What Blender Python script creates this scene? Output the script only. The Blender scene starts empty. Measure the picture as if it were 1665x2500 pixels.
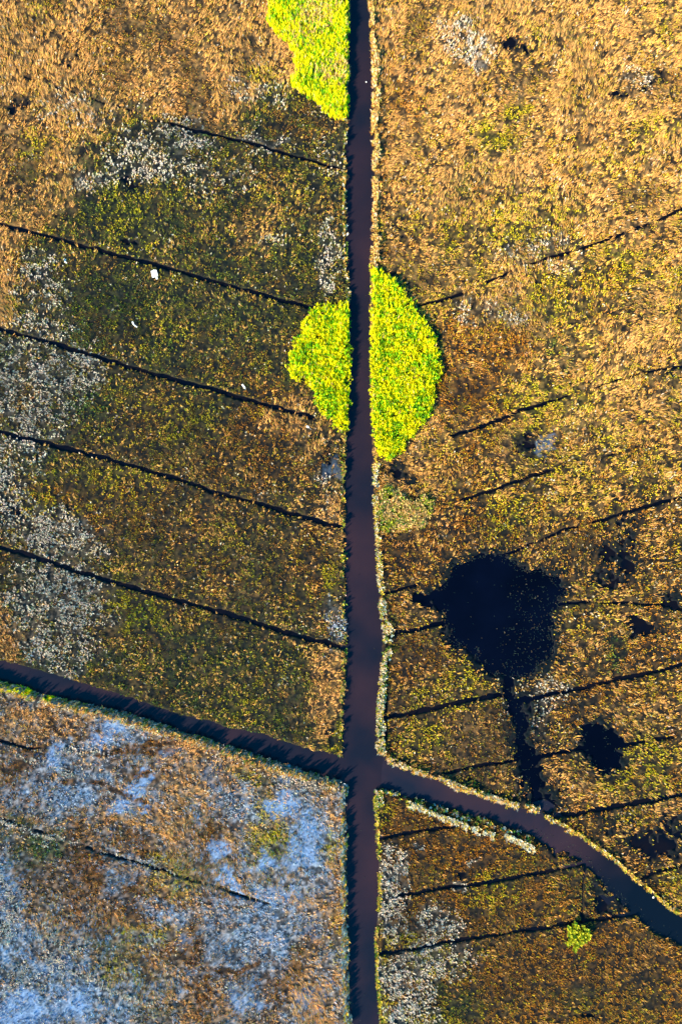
import bpy, math
import numpy as np
from mathutils import Vector

# ------------------------------------------------------------------ camera, sky, sun
S = 150.0 / 1568.0                       # metres per map unit (the marsh is surveyed on a 1568 x 2354 map)
sc = bpy.context.scene
COL = sc.collection
cam_d = bpy.data.cameras.new("camera")
cam = bpy.data.objects.new("camera", cam_d)
COL.objects.link(cam)
cam.location = (0, 0, 150.0)
cam.rotation_euler = (0, 0, 0)
cam_d.sensor_fit = 'VERTICAL'
cam_d.sensor_height = 36.0
cam_d.lens = 36.0 * 150.0 / (2354 * S)
cam_d.clip_start = 1.0
cam_d.clip_end = 6000.0
sc.camera = cam

SUN_EL, SUN_AZ = math.radians(28.0), math.atan2(-0.77, -0.64)   # low sun in the south-west
world = bpy.data.worlds.new("World")
sc.world = world
world.use_nodes = True
nt = world.node_tree
bg = nt.nodes["Background"]
sky = nt.nodes.new("ShaderNodeTexSky")
sky.sky_type = 'NISHITA'
sky.sun_disc = False
sky.sun_elevation = SUN_EL
sky.sun_rotation = SUN_AZ
sky.air_density = 1.0
sky.dust_density = 0.0
sky.ozone_density = 1.5
hs = nt.nodes.new("ShaderNodeHueSaturation")                 # the clear, deeply coloured sky of the picture
hs.inputs["Saturation"].default_value = 1.95
hs.inputs["Hue"].default_value = .485
nt.links.new(sky.outputs[0], hs.inputs["Color"])
nt.links.new(hs.outputs[0], bg.inputs[0])
bg.inputs[1].default_value = 0.15
sun_d = bpy.data.lights.new("sun", 'SUN')
sun_d.energy = 5.0
sun_d.angle = math.radians(0.5)
sun_d.color = (1.0, 0.80, 0.50)
sun = bpy.data.objects.new("sun", sun_d)
COL.objects.link(sun)
sv = Vector((math.sin(SUN_AZ) * math.cos(SUN_EL), math.cos(SUN_AZ) * math.cos(SUN_EL), math.sin(SUN_EL)))
sun.rotation_euler = sv.to_track_quat('Z', 'Y').to_euler()
vs = sc.view_settings
vs.view_transform = 'Standard'
vs.look = 'None'
vs.gamma = 1.0
vs.exposure = 1.8

# ------------------------------------------------------------------ helpers
rng = np.random.default_rng(7)
TAB = rng.random((8, 256, 256)).astype(np.float32)

def X(u): return (np.asarray(u, dtype=np.float64) - 784.0) * S
def Y(v): return (1177.0 - np.asarray(v, dtype=np.float64)) * S

def vn(u, v, size, k):
    """value noise 0..1, cell size in map units"""
    a = u / size + 37.3 * k + 500; b = v / size + 11.7 * k + 500
    i = np.floor(a).astype(np.int64); j = np.floor(b).astype(np.int64)
    f = a - i; g = b - j
    f = f * f * (3 - 2 * f); g = g * g * (3 - 2 * g)
    t = TAB[k % 8]
    i0 = i & 255; i1 = (i + 1) & 255; j0 = j & 255; j1 = (j + 1) & 255
    return (t[i0, j0] * (1 - f) + t[i1, j0] * f) * (1 - g) + (t[i0, j1] * (1 - f) + t[i1, j1] * f) * g

def fbm(u, v, size, k, o=3):
    s = 0; a = 1.0; n = 0
    for q in range(o):
        s = s + a * vn(u, v, size / 2 ** q, k + q); n += a; a *= 0.55
    return s / n

def sst(a, b, x):
    t = np.clip((x - a) / (b - a), 0, 1)
    return t * t * (3 - 2 * t)

def seg_dist(u, v, pts, reach=40):
    """distance to a polyline, map units (reach+ when farther)"""
    d = np.full(u.shape, float(reach))
    for (x0, y0), (x1, y1) in zip(pts[:-1], pts[1:]):
        m = (u > min(x0, x1) - reach) & (u < max(x0, x1) + reach) & (v > min(y0, y1) - reach) & (v < max(y0, y1) + reach)
        if not m.any(): continue
        uu = u[m]; vv = v[m]
        dx, dy = x1 - x0, y1 - y0
        t = np.clip(((uu - x0) * dx + (vv - y0) * dy) / (dx * dx + dy * dy), 0, 1)
        dd = np.hypot(uu - x0 - t * dx, vv - y0 - t * dy)
        d[m] = np.minimum(d[m], dd)
    return d

def poly_sd(u, v, pts, reach=60):
    """signed distance to a closed outline, positive inside"""
    pts = list(pts)
    d = seg_dist(u, v, pts + [pts[0]], reach)
    ins = np.zeros(u.shape, bool)
    n = len(pts)
    for a in range(n):
        x0, y0 = pts[a]; x1, y1 = pts[(a + 1) % n]
        if y0 == y1: continue
        c = ((y0 > v) != (y1 > v)) & (u < (x1 - x0) * (v - y0) / (y1 - y0) + x0)
        ins ^= c
    return np.where(ins, d, -d)

def curve(pairs):
    a = np.array(pairs, float)
    def f(t):
        t = np.asarray(t, float)
        r = np.interp(t, a[:, 0], a[:, 1])
        s0 = (a[1, 1] - a[0, 1]) / (a[1, 0] - a[0, 0]); s1 = (a[-1, 1] - a[-2, 1]) / (a[-1, 0] - a[-2, 0])
        r = np.where(t < a[0, 0], a[0, 1] + (t - a[0, 0]) * s0, r)
        return np.where(t > a[-1, 0], a[-1, 1] + (t - a[-1, 0]) * s1, r)
    return f

def tag(o, label, cat=None, group=None, kind=None):
    o["label"] = label
    if cat: o["category"] = cat
    if group: o["group"] = group
    if kind: o["kind"] = kind
    return o

# ------------------------------------------------------------------ map of the marsh
CL = curve([(-250, 812), (0, 806), (80, 802), (260, 799), (400, 796), (600, 797), (690, 805), (800, 803), (985, 803), (1010, 798), (1100, 796),
            (1400, 795), (1500, 797), (1600, 793), (1740, 788), (1790, 794), (1950, 795), (2100, 799), (2250, 800), (2354, 806), (2600, 812)])
CR = curve([(-250, 848), (0, 850), (60, 852), (100, 856), (200, 858), (300, 857), (450, 860), (600, 855), (620, 852), (700, 850), (900, 853),
            (1000, 853), (1060, 858), (1150, 859), (1200, 863), (1300, 868), (1400, 873), (1450, 882), (1500, 880), (1600, 870), (1690, 866),
            (1730, 868), (1800, 861), (1850, 862), (1950, 868), (2050, 872), (2150, 864), (2250, 866), (2354, 876), (2600, 880)])
WT = curve([(-250, 1450), (0, 1518), (100, 1545), (200, 1575), (300, 1603), (400, 1640), (500, 1665), (600, 1690), (700, 1718), (800, 1745)])
WB = curve([(-250, 1505), (0, 1568), (60, 1584), (100, 1600), (200, 1620), (300, 1643), (400, 1676), (500, 1708), (600, 1740), (700, 1771), (800, 1803)])
ET = curve([(840, 1705), (868, 1727), (900, 1757), (950, 1780), (1000, 1795), (1060, 1817), (1130, 1843), (1200, 1863), (1240, 1871), (1255, 1881),
            (1330, 1922), (1400, 1972), (1470, 2032), (1540, 2092), (1568, 2112), (1800, 2290)])
EB = curve([(840, 1806), (864, 1808), (950, 1834), (1050, 1865), (1140, 1888), (1200, 1912), (1250, 1940), (1320, 1965), (1370, 2010), (1420, 2068),
            (1500, 2140), (1568, 2175), (1800, 2380)])

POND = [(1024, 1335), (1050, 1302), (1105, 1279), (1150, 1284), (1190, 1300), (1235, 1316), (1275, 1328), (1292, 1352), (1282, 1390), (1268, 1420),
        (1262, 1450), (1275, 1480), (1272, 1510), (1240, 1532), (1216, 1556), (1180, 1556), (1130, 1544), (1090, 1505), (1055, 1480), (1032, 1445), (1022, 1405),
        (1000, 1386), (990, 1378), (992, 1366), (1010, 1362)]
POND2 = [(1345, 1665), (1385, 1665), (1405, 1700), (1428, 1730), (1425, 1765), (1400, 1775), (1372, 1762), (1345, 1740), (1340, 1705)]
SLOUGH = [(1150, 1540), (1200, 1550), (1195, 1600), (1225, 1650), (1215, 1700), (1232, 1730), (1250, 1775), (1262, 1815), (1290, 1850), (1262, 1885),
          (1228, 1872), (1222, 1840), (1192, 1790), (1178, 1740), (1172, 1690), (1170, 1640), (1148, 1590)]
# wet, thinly grown patches: x, y, rx, ry, angle, strength
WET = [(1385, 1715, 52, 74, -15, .85), (1195, 1640, 30, 60, 0, .7), (1215, 1760, 32, 80, -12, .8), (1230, 1820, 50, 50, 0, .6), (1425, 1290, 70, 45, 20, .75), (1400, 1330, 50, 30, 0, .6), (1440, 1230, 35, 60, 20, .55), (1470, 1440, 45, 22, 10, .9), (1545, 1385, 35, 30, 0, .8),
       (1500, 1940, 75, 45, 10, .75), (1410, 1895, 45, 30, 30, .5), (1555, 1900, 40, 40, 0, .7), (1250, 1470, 40, 60, 0, .55), (1265, 1350, 45, 40, 0, .5), (1200, 1480, 60, 80, 0, .3),
       (1320, 1950, 55, 35, 30, .8), (1400, 2060, 60, 70, -40, .6), (1270, 1940, 45, 28, 20, .8), (1240, 1680, 45, 70, 0, .45), (1340, 1640, 50, 40, 0, .35),
       (1270, 1820, 40, 60, 0, .45), (1290, 1750, 40, 50, 0, .3), (1500, 2080, 50, 40, 40, .4), (1120, 1825, 28, 9, 20, .95), (1075, 1790, 22, 14, 0, .5), (975, 1375, 30, 18, 0, .8),
       (1040, 1470, 25, 40, -30, .7), (1090, 1520, 40, 25, 30, .55), (1180, 105, 42, 26, 10, .75), (1410, 215, 22, 12, 0, .8), (1480, 205, 30, 14, 0, .5), (1510, 185, 22, 22, 0, .5), (1345, 195, 18, 10, 0, .5),
       (915, 515, 28, 45, 0, .5), (890, 630, 22, 14, 0, .5), (1360, 620, 60, 30, -20, .35), (1500, 545, 50, 40, 0, .3), (1440, 720, 50, 60, 0, .33), (1260, 850, 50, 30, 0, .35),
       (40, 240, 38, 26, 10, .6), (160, 135, 22, 20, 0, .6), (45, 430, 45, 40, 30, .4), (300, 415, 24, 36, 10, .6), (290, 548, 16, 8, 0, .8), (200, 350, 30, 25, 0, .35), (340, 300, 40, 16, 20, .35),
       (755, 1060, 30, 45, 0, .5), (1215, 1030, 42, 45, 0, .6), (1060, 905, 20, 40, 0, .15), (905, 1085, 28, 40, -10, .75), (930, 1105, 20, 30, -20, .6), (955, 1140, 22, 22, -20, .6),
       (1450, 1150, 60, 40, 0, .35), (1540, 850, 30, 50, 0, .4), (1350, 1500, 50, 60, 0, .3), (1100, 1700, 40, 30, 0, .2), (900, 1665, 14, 50, 0, .3), (1035, 1985, 22, 10, 0, .35), (1062, 2017, 9, 6, 0, 1.0),
       (770, 1690, 14, 45, 0, .55), (740, 1500, 20, 20, 0, .2), (1345, 2335, 16, 12, 0, .7), (1430, 2345, 20, 14, 0, .4), (1530, 2310, 40, 20, 0, .3), (15, 1180, 30, 25, 0, .5), (1290, 1280, 60, 35, 0, .2),
       (1310, 215, 14, 10, 0, .4), (455, 105, 14, 16, 0, .35), (640, 30, 22, 9, 30, .4), (1240, 95, 16, 12, 0, .4), (1385, 130, 16, 14, 0, .4), (1290, 460, 22, 16, 0, .3), (1240, 640, 20, 14, 0, .35)]
# bare mud patches, mostly south-west; their blue colour stands in for skylit shade
BARE = [(330, 1800, 45, 22, -30, .8), (650, 1850, 50, 45, 0, .75), (700, 1910, 30, 40, 30, .8), (300, 1860, 40, 26, -20, .7), (255, 1680, 50, 30, -30, .7), (620, 1980, 40, 30, 0, .6), (690, 1950, 30, 50, 40, .6),
        (640, 2070, 60, 30, 0, .5), (120, 1740, 25, 25, 0, .6), (500, 1960, 30, 40, 0, .6), (530, 2030, 40, 30, 0, .7), (600, 2150, 50, 40, 0, .4), (420, 2160, 30, 30, 0, .4), (60, 2330, 80, 60, 0, .6), (170, 2310, 50, 50, 0, .55),
        (560, 2290, 50, 30, 0, .5), (720, 2130, 26, 60, 0, .35), (400, 1740, 40, 20, 0, .4), (500, 1780, 40, 40, 0, .35), (130, 2230, 40, 30, 30, .4), (670, 1780, 50, 18, 10, .5), (1250, 1030, 22, 22, 0, .4), (760, 1075, 26, 34, 0, .35), (700, 2290, 50, 40, 0, .4)]

DITCH = [  # points, half width, depth strength
    ([(385, 285), (480, 305), (600, 336), (700, 365), (797, 393)], 3.6, 1.0),
    ([(-200, 105), (0, 150), (90, 188), (180, 215), (260, 240), (330, 264), (385, 285)], 2.4, .35),
    ([(-150, 478), (60, 530), (140, 550), (220, 572), (330, 602), (450, 635), (560, 665), (650, 690), (720, 708)], 4.0, 1.0),
    ([(-150, 712), (0, 755), (60, 772), (150, 797), (250, 828), (350, 858), (450, 885), (560, 915), (640, 938), (720, 958)], 4.2, 1.0),
    ([(-150, 952), (0, 993), (100, 1018), (200, 1042), (300, 1070), (400, 1100), (500, 1133), (600, 1160), (700, 1190), (797, 1217)], 4.4, 1.0),
    ([(-150, 1215), (20, 1262), (100, 1287), (200, 1320), (300, 1348), (400, 1378), (500, 1405), (600, 1435), (700, 1465), (797, 1490)], 4.6, 1.0),
    ([(460, -10), (540, 5), (600, 18), (650, 36)], 2.4, .5),
    ([(-100, 1690), (0, 1702), (40, 1714), (90, 1722)], 2.6, .8),
    ([(-100, 1845), (0, 1880), (60, 1902), (110, 1918)], 2.4, .4),
    ([(200, 1950), (240, 1962), (340, 1990), (400, 2010), (500, 2040), (620, 2080)], 2.8, .7),
    ([(1750, 400), (1568, 480), (1500, 510), (1450, 530), (1370, 560), (1300, 582), (1240, 600), (1150, 635), (1080, 665), (1010, 690), (965, 705)], 3.4, .7),
    ([(1750, 810), (1568, 842), (1500, 852), (1430, 872), (1340, 900), (1250, 928)], 2.6, .45),
    ([(1250, 928), (1200, 943), (1140, 968), (1080, 988), (1040, 1003)], 3.4, 1.0),
    ([(1750, 960), (1568, 1000), (1420, 1040), (1250, 1085)], 2.4, .3),
    ([(1260, 1082), (1200, 1102), (1150, 1120), (1060, 1150)], 3.4, .85),
    ([(1750, 1110), (1568, 1142), (1500, 1160), (1400, 1190), (1290, 1220), (1240, 1245), (1200, 1260), (1140, 1283)], 3.2, .7),
    ([(870, 1367), (920, 1356), (960, 1343), (1010, 1328)], 3.0, .8),
    ([(1285, 1388), (1340, 1384), (1400, 1387), (1568, 1392), (1750, 1400)], 3.2, .5),
    ([(884, 1458), (950, 1449), (990, 1440), (1030, 1430)], 3.8, 1.0),
    ([(1750, 1490), (1568, 1530), (1500, 1545), (1400, 1566), (1300, 1590), (1240, 1602), (1190, 1610)], 4.2, 1.0),
    ([(878, 1652), (950, 1640), (1010, 1625), (1080, 1608), (1150, 1600)], 4.6, 1.0),
    ([(1750, 1660), (1568, 1690), (1500, 1702), (1400, 1718), (1330, 1722), (1230, 1742)], 3.6, .8),
    ([(1020, 1778), (1100, 1762), (1190, 1748)], 3.2, .8),
    ([(1750, 1790), (1568, 1825), (1500, 1838), (1400, 1857), (1330, 1870), (1270, 1874)], 4.8, 1.0),
    ([(1750, 1960), (1568, 1990), (1510, 2005), (1470, 2020)], 3.4, .8),
    ([(862, 1928), (950, 1914), (1000, 1906), (1052, 1898)], 3.6, 1.0),
    ([(915, 2060), (1000, 2045), (1100, 2032), (1200, 2015), (1300, 1995), (1350, 1985)], 3.8, 1.0),
    ([(860, 2192), (950, 2182), (1000, 2170), (1100, 2155), (1200, 2140), (1300, 2125), (1400, 2110), (1500, 2093), (1545, 2088)], 3.8, 1.0),
    ([(1345, 1995), (1338, 2050), (1336, 2110)], 2.6, .6),
    ([(882, 1385), (884, 1440)], 2.5, .4), ([(893, 1470), (888, 1560), (886, 1640), (888, 1700), (905, 1735), (940, 1758)], 3.0, .7),
]

def canal_d(u, v):
    """positive inside the canals, map units"""
    wob = (vn(u, v, 14, 1) - .5) * 5 + (vn(u, v, 5, 2) - .5) * 3 + (vn(u, v, 46, 5) - .5) * 6
    d1 = np.minimum(u - CL(v), CR(v) - u)
    inw = np.minimum(v - WT(u), WB(u) - v) * .96
    d2 = np.minimum(inw, 830 - u)
    d3 = np.minimum(np.minimum(v - ET(u), EB(u) - v) * .9, u - 830)
    return np.maximum(np.maximum(d1, d2), d3) + wob

def blob(u, v, b):
    x, y, rx, ry, ang, s = b[:6]
    m = (np.abs(u - x) < 2.2 * max(rx, ry)) & (np.abs(v - y) < 2.2 * max(rx, ry))
    r = np.zeros(u.shape)
    if m.any():
        a = math.radians(ang); uu = u[m] - x; vv = v[m] - y
        p = (uu * math.cos(a) + vv * math.sin(a)) / rx; q = (-uu * math.sin(a) + vv * math.cos(a)) / ry
        r[m] = s * (1 - sst(.35, 1.5, np.sqrt(p * p + q * q)))
    return r

def wetness(u, v):
    w = np.zeros(u.shape)
    wu = u + (fbm(u, v, 34, 2) - .5) * 50 + (vn(u, v, 8, 1) - .5) * 12; wv = v + (fbm(u, v, 34, 4) - .5) * 44 + (vn(u, v, 8, 3) - .5) * 12
    for b in WET: w = np.maximum(w, blob(wu, wv, b))
    return w

def open_water(u, v):
    """positive inside ponds and slough (map units)"""
    wu = u + (fbm(u, v, 30, 3) - .5) * 26; wv = v + (fbm(u, v, 30, 5) - .5) * 26
    rag = (vn(u, v, 11, 1) - .5) * 14 + (vn(u, v, 5, 4) - .5) * 8
    return np.maximum(np.maximum(poly_sd(wu, wv, POND), poly_sd(wu, wv, POND2) - 7), poly_sd(wu, wv, SLOUGH) - 16) + rag

def ditch(u, v):
    t = np.zeros(u.shape)
    wu = u + (vn(u, v, 22, 4) - .5) * 5; wv = v + (vn(u, v, 22, 6) - .5) * 5
    jag = .55 + .6 * vn(u, v, 9, 3) + .45 * vn(u, v, 24, 1)
    for pts, hw, st in DITCH:
        d = seg_dist(wu, wv, pts, 14)
        gate = sst(.0, .25, vn(u, v, 26, 5) - (1 - st) * .33) if st < .95 else 1.0
        t = np.maximum(t, st ** .7 * (1 - sst(hw * .5 * jag, hw * 1.35 * jag, d)) * gate)
    return t

# ------------------------------------------------------------------ materials
def mat_attr(name, rough=.8, noise=.25, size=3.0, spec=.2, trans=0.0):
    m = bpy.data.materials.new(name); m.use_nodes = True
    n = m.node_tree; p = n.nodes["Principled BSDF"]
    a = n.nodes.new("ShaderNodeVertexColor"); a.layer_name = "Col"
    t = n.nodes.new("ShaderNodeTexNoise"); t.inputs["Scale"].default_value = size; t.inputs["Detail"].default_value = 5
    g = n.nodes.new("ShaderNodeNewGeometry"); n.links.new(g.outputs["Position"], t.inputs["Vector"])
    r = n.nodes.new("ShaderNodeMapRange")
    r.inputs[1].default_value = .3; r.inputs[2].default_value = .7; r.inputs[3].default_value = 1 - noise; r.inputs[4].default_value = 1 + noise
    n.links.new(t.outputs["Fac"], r.inputs[0])
    x = n.nodes.new("ShaderNodeVectorMath"); x.operation = 'SCALE'
    n.links.new(a.outputs["Color"], x.inputs[0]); n.links.new(r.outputs[0], x.inputs["Scale"])
    n.links.new(x.outputs[0], p.inputs["Base Color"])
    p.inputs["Roughness"].default_value = rough
    p.inputs["Specular IOR Level"].default_value = spec
    return m

M_VEG = mat_attr("blades", .9, .15, 1.3, .05)
M_GROUND = mat_attr("marsh soil", 1.0, .35, 2.2, .0)

def water_mat(name, c1, c2, scale, rough, spec=.3, c3=None):
    m = bpy.data.materials.new(name); m.use_nodes = True
    n = m.node_tree; p = n.nodes["Principled BSDF"]
    g = n.nodes.new("ShaderNodeNewGeometry")
    t = n.nodes.new("ShaderNodeTexNoise"); t.inputs["Scale"].default_value = scale; t.inputs["Detail"].default_value = 4
    n.links.new(g.outputs["Position"], t.inputs["Vector"])
    cr = n.nodes.new("ShaderNodeValToRGB")
    cr.color_ramp.elements[0].position = .38; cr.color_ramp.elements[0].color = (*c1, 1)
    cr.color_ramp.elements[1].position = .66; cr.color_ramp.elements[1].color = (*c2, 1)
    if c3:
        e3 = cr.color_ramp.elements.new(.5); e3.color = (*c3, 1)
    n.links.new(t.outputs["Fac"], cr.inputs[0]); n.links.new(cr.outputs[0], p.inputs["Base Color"])
    p.inputs["Roughness"].default_value = rough
    p.inputs["IOR"].default_value = 1.33; p.inputs["Specular IOR Level"].default_value = spec
    w = n.nodes.new("ShaderNodeTexNoise"); w.inputs["Scale"].default_value = 2.4; w.inputs["Detail"].default_value = 3
    n.links.new(g.outputs["Position"], w.inputs["Vector"])
    b = n.nodes.new("ShaderNodeBump"); b.inputs["Strength"].default_value = .08; b.inputs["Distance"].default_value = .05
    n.links.new(w.outputs["Fac"], b.inputs["Height"]); n.links.new(b.outputs[0], p.inputs["Normal"])
    return m

M_CANAL = water_mat("muddy canal water", (.006, .007, .014), (.021, .0115, .0165), .05, .12, .25, (.013, .009, .015))
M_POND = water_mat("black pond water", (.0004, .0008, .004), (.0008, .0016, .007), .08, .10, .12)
M_DITCH = water_mat("dark ditch water", (.001, .002, .006), (.004, .003, .005), .2, .12, .15)

# ------------------------------------------------------------------ ground: one sheet, fine in the surveyed part, coarse to the horizon
def axis(lo, hi, step, far):
    a = np.arange(lo, hi + step / 2, step)
    e = []; d = step * 2; x = hi
    while x < far:
        x += d; e.append(x); d *= 1.35
    e = np.array(e)
    return np.concatenate([-(e[::-1]) + (lo + hi), a, e])

gx = axis(-96, 96, .24, 2600); gy = axis(-134, 134, .24, 2600)
GX, GY = np.meshgrid(gx, gy)
U = GX / S + 784.0; V = 1177.0 - GY / S
inside = (np.abs(GX) < 110) & (np.abs(GY) < 150)

def ground_z(u, v):
    z = (fbm(u, v, 26, 2) - .5) * .22 + (vn(u, v, 6, 4) - .5) * .12
    cd = canal_d(u, v)
    z = z + .18 * np.exp(-((cd + 16) / 9.0) ** 2)                 # spoil bank beside the canals
    z = z * (1 - sst(-4, 2, cd)) - 1.5 * sst(-3.5, 7, cd)
    ow = open_water(u, v)
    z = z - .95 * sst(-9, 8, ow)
    dt = ditch(u, v)
    z = z - .75 * dt
    w = wetness(u, v)
    nz = fbm(u, v, 13, 6, 2)
    z = z - .6 * sst(.62, .95, w * .72 + nz * .62)
    return z

def region(u, v):
    """0 west, 1 east, 2 south-west, 3 south-east"""
    west = u < 829
    sw = v > (WT(u) + WB(u)) / 2
    se = v > (ET(u) + EB(u)) / 2
    return np.where(west, np.where(sw, 2, 0), np.where(se, 3, 1))

Z = np.zeros(GX.shape)
Ui, Vi = U[inside], V[inside]
Z[inside] = ground_z(Ui, Vi)
Z[~inside] = 0.0
# outside the surveyed part only the main canal and its branches go on
Uo, Vo = U[~inside], V[~inside]
Z[~inside] = -1.5 * sst(-3.5, 7, np.minimum(Uo - 806, 870 - Uo))

def bare(u, v):
    w = np.zeros(u.shape)
    wu = u + (fbm(u, v, 40, 5) - .5) * 80 + (vn(u, v, 9, 2) - .5) * 22; wv = v + (fbm(u, v, 40, 7) - .5) * 70 + (vn(u, v, 9, 4) - .5) * 22
    for b in BARE: w = np.maximum(w, blob(wu, wv, b))
    return w

NWT = [(-400, -400), (815, -400), (815, 250), (700, 215), (600, 190), (560, 285), (480, 290), (400, 275), (300, 265), (240, 300), (215, 360), (190, 440), (130, 520), (35, 560), (25, 740), (-60, 770), (-400, 770)]
def tan_zone(u, v):
    wu = u + (fbm(u, v, 50, 1) - .5) * 60 + (fbm(u, v, 9, 4) - .5) * 20
    wv = v + (fbm(u, v, 50, 3) - .5) * 60 + (fbm(u, v, 9, 6) - .5) * 20
    return sst(-26, 26, poly_sd(wu, wv, NWT))

TAN, BROWN, RUST, OLIVE, YELLOW, WHITE, SKYLIT_PALE, GREEN = range(8)
CC = np.array([[.64, .340, .110], [.39, .185, .040], [.52, .21, .018], [.16, .19, .030], [.54, .45, .014], [.58, .51, .42], [.34, .45, .60], [.07, .19, .035]])  # the bluish entry is pale grass with blue skylight put into its colour
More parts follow.
